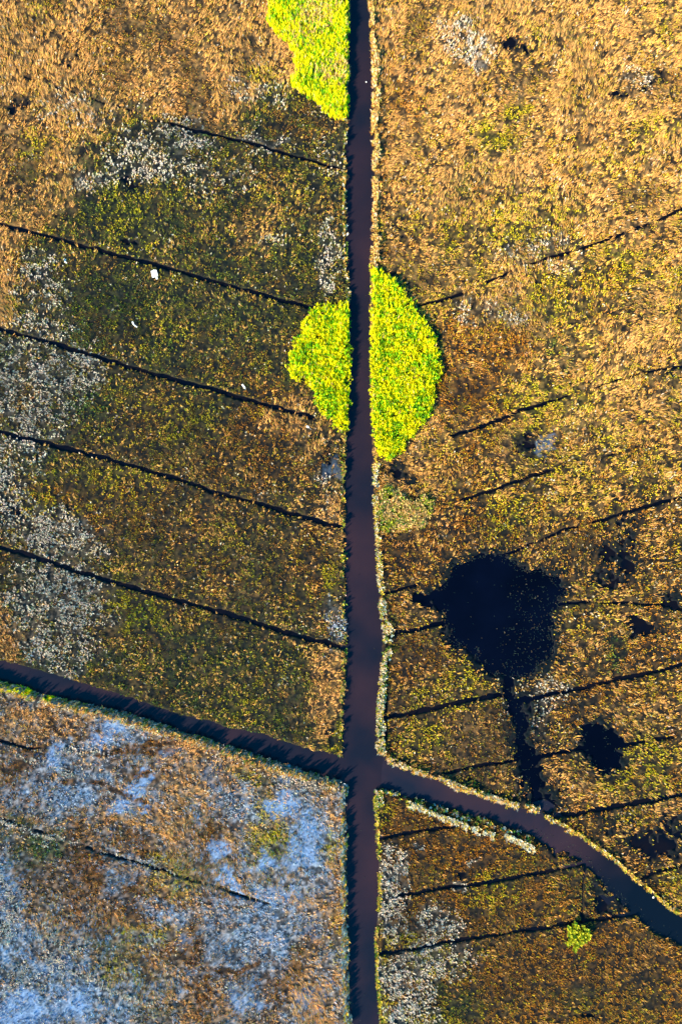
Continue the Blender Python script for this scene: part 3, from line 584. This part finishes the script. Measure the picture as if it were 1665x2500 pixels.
# meadow tufts
x0, x1, y0, y1 = -92., 92., -130., 130.
step = .25
nx = int((x1 - x0) / step); ny = int((y1 - y0) / step)
tx, ty = np.meshgrid(np.linspace(x0, x1, nx), np.linspace(y0, y1, ny))
tx = tx.ravel() + rng.uniform(-.5, .5, nx * ny) * step * 1.3
ty = ty.ravel() + rng.uniform(-.5, .5, nx * ny) * step * 1.3
tu = tx / S + 784; tv = 1177 - ty / S
cd = canal_d(tu, tv)
keep = cd < -1.0
keep &= ~near_outline(tu, tv, BEDS, 2)
tx, ty, tu, tv, cd = tx[keep], ty[keep], tu[keep], tv[keep], cd[keep]
tz = ground_z(tu, tv)
W, reg = weights(tu, tv)
ww = wetness(tu, tv); bb = bare(tu, tv); dt = ditch(tu, tv); ow = open_water(tu, tv)
hole = vn(tu, tv, 5, 2) * .45 + vn(tu, tv, 9, 7) * .3 + vn(tu, tv, 18, 5) * .25
dens = np.select([reg == 0, reg == 1, reg == 2], [.80, .80, .84], .84)
tanw = W[:, TAN] + W[:, WHITE] * .5
dens = dens * np.clip(1.12 + .15 * tanw - 1.8 * sst(.58, .30, hole) * (1 - .25 * tanw), 0, 1)
dens *= np.where((reg == 1), 1 - .16 * sst(1050, 1300, tv), 1)
dens *= 1 - .93 * sst(.15, .85, ww + 1.0 * (vn(tu, tv, 9, 1) - .5) * (ww > .02))
dens *= 1 - .5 * sst(.2, .8, bb + .5 * (vn(tu, tv, 9, 7) - .5))
dens *= 1 - sst(.2, .75, dt)
dens *= 1 - sst(-34, 2, ow) * np.clip(.75 + .8 * (vn(tu, tv, 10, 6) - .5) + sst(-6, 3, ow), 0, 1)
keep = (rng.random(len(tx)) < dens) & (tz > -.36)
tx, ty, tz, tu, tv, W, reg, cd = [q[keep] for q in (tx, ty, tz, tu, tv, W, reg, cd)]
cum = W.cumsum(1); kind = (rng.random(len(tx))[:, None] > cum).sum(1).clip(0, 7)
HT = np.array([.62, .40, .42, .37, .40, .48, .54, .36]); SP = np.array([.27, .15, .16, .15, .17, .20, .24, .15]); WD = np.array([.08, .07, .075, .07, .075, .105, .085, .075])
h = HT[kind] * rng.uniform(.7, 1.4, len(tx)) * (.65 + .7 * fbm(tu, tv, 18, 2)); sp = SP[kind] * rng.uniform(.75, 1.3, len(tx)); wd = WD[kind]
mixc = np.array([.62, .58, .62, .58, .62, .78, .72, .6])[kind][:, None]
c = (CC[kind] * mixc + (W @ CC) * (1 - mixc)) * (1 + rng.normal(0, .17, (len(tx), 1))) * (.66 + .40 * fbm(tu, tv, 24, 4) + .26 * fbm(tu, tv, 70, 1))[:, None]
c *= 1 + rng.normal(0, .05, (len(tx), 3))
ang = .6 + (fbm(tu + 40 * fbm(tu, tv, 60, 2), tv, 130, 5, 3) - .5) * 7 + rng.normal(0, .35, len(tx))
lk = np.array([.95, .3, .3, .3, .3, .35, .7, .3])[kind] * rng.uniform(.4, 1.2, len(tx))
lean = (np.cos(ang) * lk, np.sin(ang) * lk)

fam = np.array([0, 1, 1, 1, 2, 3, 0, 2])[kind]          # tan grass, brown sedge, green growth, pale grass
names = ["marsh_grass", "sedge", "marsh_herbs", "cotton_grass"]
cats = ["grass", "sedge", "marsh plants", "pale grass"]
where = ["in the fields west of the main canal", "in the fields east of the main canal", "in the southwest corner field", "in the southeast fields below the side canal"]
what = ["long dry marsh grass bent over in tan and grey swirls", "short brown and olive sedge tussocks", "yellow green herbs growing in patches", "whitish pale grass tufts"]
total = 0
for r_ in range(4):
    for f_ in range(4):
        m = (reg == r_) & (fam == f_)
        if m.sum() < 50: continue
        nb = 5
        fn = leaves if f_ in (2, 3) else blades
        v, cc = fn(tx[m], ty[m], tz[m], h[m], sp[m], wd[m], c[m], nb, (lean[0][m], lean[1][m]), seed=10 * r_ + f_)
        o = blade_object(names[f_], v, cc, 4 if f_ in (2, 3) else 3)
        tag(o, what[f_] + " " + where[r_], cats[f_], kind="stuff")
        total += len(v) // 3
print("blades", total, "tufts", len(tx))

# tall reeds along the canal banks
def scatter(u0, v0, u1, v1, per_m2, seed):
    r = np.random.default_rng(seed)
    n = int((u1 - u0) * (v1 - v0) * S * S * per_m2)
    return r.uniform(u0, u1, n), r.uniform(v0, v1, n), r

def stand(name, u, v, r, h, sp, wd, cols, probs, label, cat, kind, nb=7, lean=(0, 0), hnoise=.5, seed=3):
    z = np.maximum(ground_z(u, v), -.42)
    k = (r.random(len(u))[:, None] > np.cumsum(probs)[None, :]).sum(1).clip(0, len(cols) - 1)
    n = len(u)
    hh = h * r.uniform(.75, 1.2, n) * (1 - hnoise / 2 + hnoise * fbm(u, v, 14, 3))
    c = np.array(cols)[k] * (1 + r.normal(0, .12, (n, 1)))
    lx = np.full(n, lean[0]) + r.normal(0, .12, n); ly = np.full(n, lean[1]) + r.normal(0, .12, n)
    vv, cc = leaves(X(u), Y(v), z, hh, np.full(n, sp), np.full(n, wd), c, nb, (lx, ly), seed=seed)
    o = blade_object(name, vv, cc, 4)
    tag(o, label, cat, kind=kind)
    return o

LIME = [.86, .78, .006]; LGREEN = [.26, .56, .012]; LDARK = [.03, .16, .015]; DTAN = [.66, .44, .17]; PALE = [.80, .70, .52]; STRAW = [.74, .50, .16]
def reed_bed(outline, per, h, label, cols, probs, seed, tanspots=(), name="reed_bed"):
    us = [p[0] for p in outline]; vs_ = [p[1] for p in outline]
    u, v, r = scatter(min(us) - 6, min(vs_) - 6, max(us) + 6, max(vs_) + 6, per, seed)
    wu = u + (vn(u, v, 14, 1) - .5) * 13 + (vn(u, v, 4, 2) - .5) * 7; wv = v + (vn(u, v, 14, 3) - .5) * 13 + (vn(u, v, 4, 5) - .5) * 6
    sd = poly_sd(wu, wv, outline)
    m = (sd > r.normal(0, 1.6, len(sd)) - 1) & (r.random(len(sd)) < .45 + .55 * sst(0, 9, sd)) & (canal_d(u, v) < 3)
    m &= (fbm(u, v, 9, 5) > .30) | (sd < 5)
    u, v, sd = u[m], v[m], sd[m]
    n = len(u)
    z = np.maximum(ground_z(u, v), -.42)
    g = fbm(u, v, 26, 6) * .6 + vn(u, v, 7, 1) * .4
    pr = np.tile(np.array(probs, float), (n, 1))
    pr[:, 1:3] *= np.exp(9 * (g - .48))[:, None] * np.where(sd < 10, .4, 1)[:, None]
    for t in tanspots: pr[:, 3] += blob(u, v, t)
    pr /= pr.sum(1, keepdims=True)
    k = (r.random(n)[:, None] > pr.cumsum(1)).sum(1).clip(0, len(cols) - 1)
    c = np.array(cols)[k] * (1 + r.normal(0, .2, (n, 1))) * (1 + r.normal(0, .06, (n, 3)))
    hh = h * r.uniform(.7, 1.15, n) * (.7 + .5 * fbm(u, v, 16, 2)) * (.75 + .25 * sst(0, 8, sd))
    vv, cc = leaves(X(u), Y(v), z, hh, np.full(n, .30), np.full(n, .105), c, 6, (r.normal(-.05, .16, n), r.normal(.08, .16, n)), seed=seed)
    o = blade_object(name, vv, cc, 4)
    tag(o, label, "reed bed", group="bright reed beds along the canals")
    return o

G5 = [LIME, LGREEN, LDARK, DTAN]; LIME2 = [.62, .70, .02]
reed_bed(REED_A, 26, 1.7, "tall lime green reed bed with pale dead streaks at the top edge, west bank", G5, [.70, .20, .05, .05], 21,
         [(725, 35, 40, 45, 20, .9), (765, 170, 40, 28, 0, 1.1), (700, 90, 40, 20, 0, .3)])
reed_bed(REED_B, 26, 1.6, "lime green reed bed on the west bank facing the larger half-moon bed", G5, [.66, .24, .07, .03], 22)
reed_bed(REED_C, 26, 1.55, "large half-moon lime green reed bed on the east bank of the main canal", G5, [.72, .20, .05, .03], 23)
reed_bed(REED_D, 28, 1.3, "narrow bright green reed strip on the south bank, outer end of the west canal", G5, [.60, .35, .05, .0], 24)
reed_bed(REED_E, 28, 1.2, "tiny bright green clump on the south bank of the west side canal", G5, [.55, .35, .05, .05], 25)
reed_bed(DRY, 24, 1.2, "dry tan reed patch with green rim beside the rocky looking east bank", [DTAN, [.40, .40, .03], [.10, .22, .03], DTAN], [.2, .42, .33, .05], 26,
         [(925, 1175, 40, 30, 10, 3.0)])

# reeds and bushes growing on the banks
def bank(name, fn_u, v0, v1, wid, per, h, cols, probs, label, seed, cat="bank plants", horizontal=False, nz=.5, sp=.34, wd=.16, lean=(-.1, -.05)):
    r = np.random.default_rng(seed)
    n = int((v1 - v0) * wid * S * S * per)
    t = r.uniform(v0, v1, n); off = r.uniform(0, 1, n) ** 1.2 * wid * (.25 + 1.5 * fbm(t, t * 0 + seed * 7, 34, 1, 2))
    if horizontal: u = t; v = fn_u(t) + off * (1 if wid > 0 else 1)
    else: v = t; u = fn_u(t) + off
    m = vn(u, v, 11, 6) > nz * .55
    u, v = u[m], v[m]
    return stand(name, u, v, r, h, sp, wd, cols, probs, label, cat, "stuff", 6, lean, .6, seed)

ORG = [.66, .38, .09]; PINK = [.80, .58, .36]; YEL = [.62, .50, .05]; GRN = [.16, .26, .03]; GRY = [.40, .42, .38]; OLV = [.17, .17, .04]; BLUG = [.16, .22, .24]
bank("bank_reeds", lambda t: CR(t) - 2, -240, 620, 13, 16, 1.0, [STRAW, PINK, ORG, YEL], [.5, .25, .2, .05], "straw coloured reeds fringing the east bank north of the half-moon reed bed", 31)
bank("bank_reeds", lambda t: CR(t) - 1, 1060, 1380, 11, 14, .7, [PALE, STRAW, YEL, GRN], [.35, .35, .2, .1], "pale yellow bushes fringing the east bank below the half-moon reed bed", 32)
bank("bank_shrubs", lambda t: CR(t) - 1, 1370, 1740, 17, 14, .95, [PALE, YEL, PINK, GRN], [.40, .25, .2, .15], "cream and yellow shrubs lining the east bank above the canal crossing", 33)
bank("bank_reeds", lambda t: ET(t) - 16, 868, 1240, 16, 14, 1.0, [PINK, ORG, PALE, YEL], [.35, .35, .1, .2], "orange and cream reeds on the north bank of the eastern side canal", 34, horizontal=True)
bank("bank_reeds", lambda t: ET(t) - 10, 1252, 1780, 10, 13, .85, [YEL, ORG, STRAW, PALE], [.38, .32, .2, .1], "yellow reeds on the north bank where the side canal curves southeast", 35, horizontal=True)
bank("bank_reeds", lambda t: WB(t) + 4, -240, 800, 14, 12, .95, [STRAW, ORG, PALE, GRN], [.40, .30, .20, .10], "tan and cream reeds on the south bank of the west side canal", 36, horizontal=True)
bank("bank_reeds", lambda t: CL(t) - 7, 275, 700, 8, 9, .95, [PALE, ORG, GRN, OLV], [.2, .3, .2, .3], "mixed olive and pale reeds on the west bank between the two upper lime reed beds", 43, nz=.5)
bank("bank_reeds", lambda t: CL(t) - 11, 1800, 2590, 12, 10, 1.5, [GRY, ORG, BLUG, YEL], [.35, .25, .3, .1], "grey blue and tan reeds leaning over the west bank south of the canal crossing", 44, nz=.5)  # fringe added to throw a strip of shade on the main canal
bank("bank_reeds", lambda t: WB(t) - 4, -240, 790, 10, 12, 2.0, [[.20, .21, .19], [.08, .14, .03], [.09, .13, .14], STRAW], [.3, .3, .34, .06], "tall dark reeds at the water edge on the south side of the west side canal", 45, horizontal=True, nz=.6)  # reed height raised so their shadows cover the side canal
bank("bank_reeds", lambda t: CL(t) - 9, 990, 1740, 8, 9, 1.0, [STRAW, YEL, ORG, GRN], [.2, .35, .2, .25], "thin yellow fringe on the west bank above the canal crossing", 37, nz=.9)
bank("bank_reeds", lambda t: CR(t) - 1, 1815, 2590, 7, 12, .65, [YEL, STRAW, GRN, ORG], [.45, .25, .15, .15], "thin yellow fringe on the east bank south of the canal crossing", 38, nz=.6)
SB = curve([(930, 1838), (960, 1848), (1000, 1868), (1050, 1885), (1100, 1903), (1135, 1915), (1160, 1918), (1200, 1935), (1228, 1950)])
bank("bank_shrubs", lambda t: SB(t) - 2, 935, 1135, 15, 12, .95, [PALE, YEL, GRY, STRAW], [.52, .2, .1, .18], "long cream shrub row on the south bank of the eastern side canal", 39, horizontal=True)
bank("bank_shrubs", lambda t: SB(t) - 6, 1158, 1228, 15, 12, .95, [PALE, STRAW, YEL, GRY], [.6, .2, .15, .05], "short cream shrub row at the east end of the long shrub row", 40, horizontal=True)
bank("bank_reeds", lambda t: EB(t) - 1, 868, 1220, 12, 7, .7, [GRN, GRY, YEL, [.2, .15, .06]], [.3, .25, .1, .35], "dark green reeds at the water edge below the eastern side canal", 41, horizontal=True, nz=.8)
bank("bank_shrubs", lambda t: CR(t) + 0, 1815, 1860, 28, 12, .9, [PALE, YEL, GRN, ORG], [.3, .35, .25, .1], "yellow and cream clump on the point south of the canal crossing", 42)

# lone bright shrub growing over a ditch
u, v, r = scatter(1292, 2112, 1356, 2190, 10, 51)
m = (poly_sd(u + (vn(u, v, 9, 1) - .5) * 14, v + (vn(u, v, 9, 2) - .5) * 14, BUSH) > 0) & (vn(u, v, 9, 4) > .3)
u, v = u[m], v[m]
root = bpy.data.objects.new("shrub", None); COL.objects.link(root)
root.location = (float(X(1322)), float(Y(2150)), 0)
tag(root, "lone yellow green shrub straddling a ditch in the southeast field", "shrub")
n = len(u)
c = np.array([[.52, .50, .03], [.34, .40, .03]])[(r.random(n) > .65).astype(int)]
vv, cc = leaves(X(u) - root.location.x, Y(v) - root.location.y, np.zeros(n) + .15, r.uniform(.9, 1.5, n), np.full(n, .45), np.full(n, .22), c, 8, seed=51)
o = blade_object("foliage", vv, cc, 4); o.parent = root
for q in range(7):
    k = r.integers(0, n); bx, by = float(X(u[k])) - root.location.x, float(Y(v[k])) - root.location.y
    sv_ = []
    for w_ in range(5):
        a_ = w_ * 1.2566
        sv_ += [(bx + .05 * math.cos(a_), by + .05 * math.sin(a_), -.2), (bx + .12 + .03 * math.cos(a_), by + .06 + .03 * math.sin(a_), .5), (bx + .28 + .012 * math.cos(a_), by + .12 + .012 * math.sin(a_), 1.1)]
    sf_ = []
    for w_ in range(5):
        a0 = 3 * w_; a1 = 3 * ((w_ + 1) % 5)
        sf_ += [(a0, a1, a1 + 1, a0 + 1), (a0 + 1, a1 + 1, a1 + 2, a0 + 2)]
    o = np_mesh("stem", np.array(sv_), np.array(sf_), M_VEG, np.tile([.12, .08, .05], (len(sv_), 1))); o.parent = root

# weeds standing in the ponds and shallows
u, v, r = scatter(1015, 1275, 1300, 1560, 9, 61)
sd = open_water(u, v)
pd = .008 + .42 * sst(1120, 1290, u + 60 * (fbm(u, v, 30, 2) - .5)) * sst(1290, 1400, v + 30) + .6 * (1 - sst(2, 13, sd)) + .35 * sst(1400, 1540, v) * sst(1140, 1200, u)
pd *= np.exp(3 * (fbm(u, v, 20, 4) - .55))
m = (sd > -16) & (r.random(len(u)) < pd * np.where(sd < 6, 1.0, .7))
u, v = u[m], v[m]
u = np.concatenate([u, r.normal(1099, 4, 14)]); v = np.concatenate([v, r.normal(1494, 4, 14)])
def weeds(u, v, r, label, seed):
    n = len(u)
    c = .6 * np.array([[.10, .16, .13], [.20, .17, .10], [.05, .10, .10], [.35, .30, .22]])[r.choice(4, n, p=[.4, .25, .25, .1])]
    vv, cc = leaves(X(u), Y(v), np.full(n, -.33), r.uniform(.08, .25, n), np.full(n, .12), np.full(n, .09), c * .8, 3, seed=seed)
    tag(blade_object("pond_weeds", vv, cc, 4), label, "water weeds", kind="stuff")
weeds(u, v, r, "sparse pale weeds dotting the large black pond", 61)
u, v, r = scatter(1130, 1540, 1440, 1890, 4.0, 62)
sd = open_water(u, v)
pd = .03 + .5 * (1 - sst(0, 12, sd)); pd *= np.exp(3 * (fbm(u, v, 20, 4) - .5))
m = (sd > -6) & (r.random(len(u)) < pd * .7)
weeds(u[m], v[m], r, "sparse weeds in the slough and the small pond", 62)
u, v, r = scatter(1220, 1890, 1568, 2180, 4.0, 63)
cdd = canal_d(u, v)
m = (cdd > -8) & (v > (ET(u) * .45 + EB(u) * .55)) & (r.random(len(u)) < (.8 * np.exp(5 * (fbm(u, v, 24, 4) - .55)) * (1 - sst(8, 30, cdd)) + .01))
weeds(u[m], v[m], r, "weeds breaking the shallow edge of the southeast side canal", 63)

u, v, r = scatter(795, -100, 885, 2450, 1.6, 64)
cdd = canal_d(u, v)
m = (cdd > 2) & (r.random(len(u)) < .012 + .55 * (1 - sst(2, 13, cdd)) * sst(.52, .72, fbm(u, v, 26, 3)))
weeds(u[m], v[m], r, "loose weed drifting along the edges of the main canal", 64)

# ------------------------------------------------------------------ stray white objects lying in the marsh
def plain(name, colr, rough=.6):
    m = bpy.data.materials.new(name); m.use_nodes = True
    n = m.node_tree; p = n.nodes["Principled BSDF"]
    t = n.nodes.new("ShaderNodeTexNoise"); t.inputs["Scale"].default_value = 9
    cr = n.nodes.new("ShaderNodeValToRGB")
    cr.color_ramp.elements[0].color = (*[q * .75 for q in colr], 1); cr.color_ramp.elements[1].color = (*colr, 1)
    n.links.new(t.outputs["Fac"], cr.inputs[0]); n.links.new(cr.outputs[0], p.inputs["Base Color"]); p.inputs["Roughness"].default_value = rough
    return m
M_WHITE = plain("weathered white", (.85, .82, .76)); M_GREY = plain("grey wood", (.35, .36, .38))

def plate(outline, z, thick, warp=.03, seed=1):
    """thin solid with the given outline (metres)"""
    r = np.random.default_rng(seed)
    n = len(outline)
    top = [(x, y, z + thick + r.uniform(-warp, warp)) for x, y in outline]
    bot = [(a, b, c_ - thick) for a, b, c_ in top]
    cx_ = sum(p[0] for p in outline) / n; cy_ = sum(p[1] for p in outline) / n
    vs2 = top + bot + [(cx_, cy_, z + thick + warp), (cx_, cy_, z + warp)]
    fs = []
    for i in range(n):
        j = (i + 1) % n
        fs += [(i, j, 2 * n), (n + j, n + i, 2 * n + 1), (i, n + i, n + j), (i, n + j, j)]
    return vs2, fs

def simple(name, vs2, fs, mat, parent=None):
    me = bpy.data.meshes.new(name); me.from_pydata(vs2, [], fs); me.update(); me.materials.append(mat)
    o = bpy.data.objects.new(name, me); COL.objects.link(o)
    if parent: o.parent = parent
    return o

def place(name, u, v, rz, label, cat, z=.35):
    e = bpy.data.objects.new(name, None); COL.objects.link(e)
    e.location = (float(X(u)), float(Y(v)), z); e.rotation_euler = (0, 0, math.radians(rz))
    return tag(e, label, cat)

def boxv(x0_, x1_, y0_, y1_, z0_, z1_):
    v_ = [(x, y, z) for x in (x0_, x1_) for y in (y0_, y1_) for z in (z0_, z1_)]
    return v_, [(0, 1, 3, 2), (4, 6, 7, 5), (0, 4, 5, 1), (2, 3, 7, 6), (0, 2, 6, 4), (1, 5, 7, 3)]

e = place("board", 357, 631, 14, "square white board with a small post, lying just below a western ditch", "board", .5)
simple("panel", *plate([(-.66, -.72), (.0, -.80), (.66, -.70), (.70, 0), (.64, .72), (.2, .80), (-.60, .74), (-.64, .1)], 0, .05, .03, 1), M_WHITE, e)
simple("post", *plate([(.10, -1.35), (.45, -1.30), (.50, -.95), (.32, -.74), (.12, -.80), (.05, -1.1)], -.12, .12, .03, 2), M_WHITE, e)
simple("cap", *boxv(.0, .16, .80, .92, -.02, .08), M_WHITE, e)
e = place("plank", 312, 747, -38, "bent white plank lying in the sedge between two western ditches", "plank", .5)
simple("board", *plate([(-.85, .22), (-.55, .26), (-.3, .02), (.3, -.06), (.85, -.02), (.80, -.30), (.2, -.34), (-.35, -.26), (-.80, -.0)], 0, .06, .04, 3), M_WHITE, e)
simple("edge_strip", *boxv(-.25, .78, -.20, -.15, .12, .17), plain("rusty edge", (.45, .2, .05)), e)
e = place("marker_plate", 561, 889, -52, "oblong white plate beside the end of a western ditch", "plate", .5)
simple("plate_body", *plate([(-.55, -.17), (.5, -.2), (.54, .16), (-.5, .22)], 0, .05, .02, 4), M_WHITE, e)
simple("tail", *boxv(.58, .82, -.12, .06, -.05, .03), M_GREY, e)  # grey block drawn in place of the plate's shadow
e = place("marker_stake", 708, 982, -38, "small white stake head near the lower tip of the western half reed bed", "stake", .55)
simple("head", *plate([(-.34, -.18), (.05, -.24), (.3, -.1), (.32, .16), (-.1, .24), (-.36, .1)], 0, .08, .03, 5), M_WHITE, e)
simple("stick", *boxv(.34, .95, -.03, .03, -.03, .03), M_GREY, e)
e = place("tub", 153, 601, 0, "white tub half sunk beside a small dark hole", "tub", .35)
simple("rim", *plate([(-.05, -.45), (.34, -.62), (.44, -.42), (.12, -.2), (-.12, -.1), (-.2, -.25)], .12, .06, .03, 6), M_WHITE, e)
simple("side", *plate([(-.25, -.1), (.05, -.05), (.2, .32), (.02, .42), (-.12, .2)], 0, .1, .03, 7), plain("blue plastic", (.06, .22, .36)), e)  # blue colour stands in for the shaded side of the tub
for k_, (uu_, vv_, lb) in enumerate([(1227, 1577, "white speck of litter at the ditch end south of the large pond"), (1502, 2064, "white float on the water of the southeast side canal"),
                                     (1267, 2163, "white speck of litter in the ditch beside the lone shrub"), (842, 187, "pale float drifting in the main canal near its top end")]):
    e = place("litter", uu_, vv_, 30 * k_, lb, "litter", -.24)
    a_ = .22 if k_ < 3 else .14
    simple("scrap", *plate([(-a_, -a_ * .7), (a_ * .6, -a_), (a_, .1), (a_ * .3, a_), (-a_ * .9, a_ * .6)], 0, .07, .03, 9 + k_), M_WHITE, e)
    simple("fold", *plate([(-a_ * .5, -a_ * .3), (a_ * .4, -a_ * .4), (a_ * .3, a_ * .5), (-a_ * .4, a_ * .3)], .1, .05, .03, 19 + k_), M_WHITE, e)
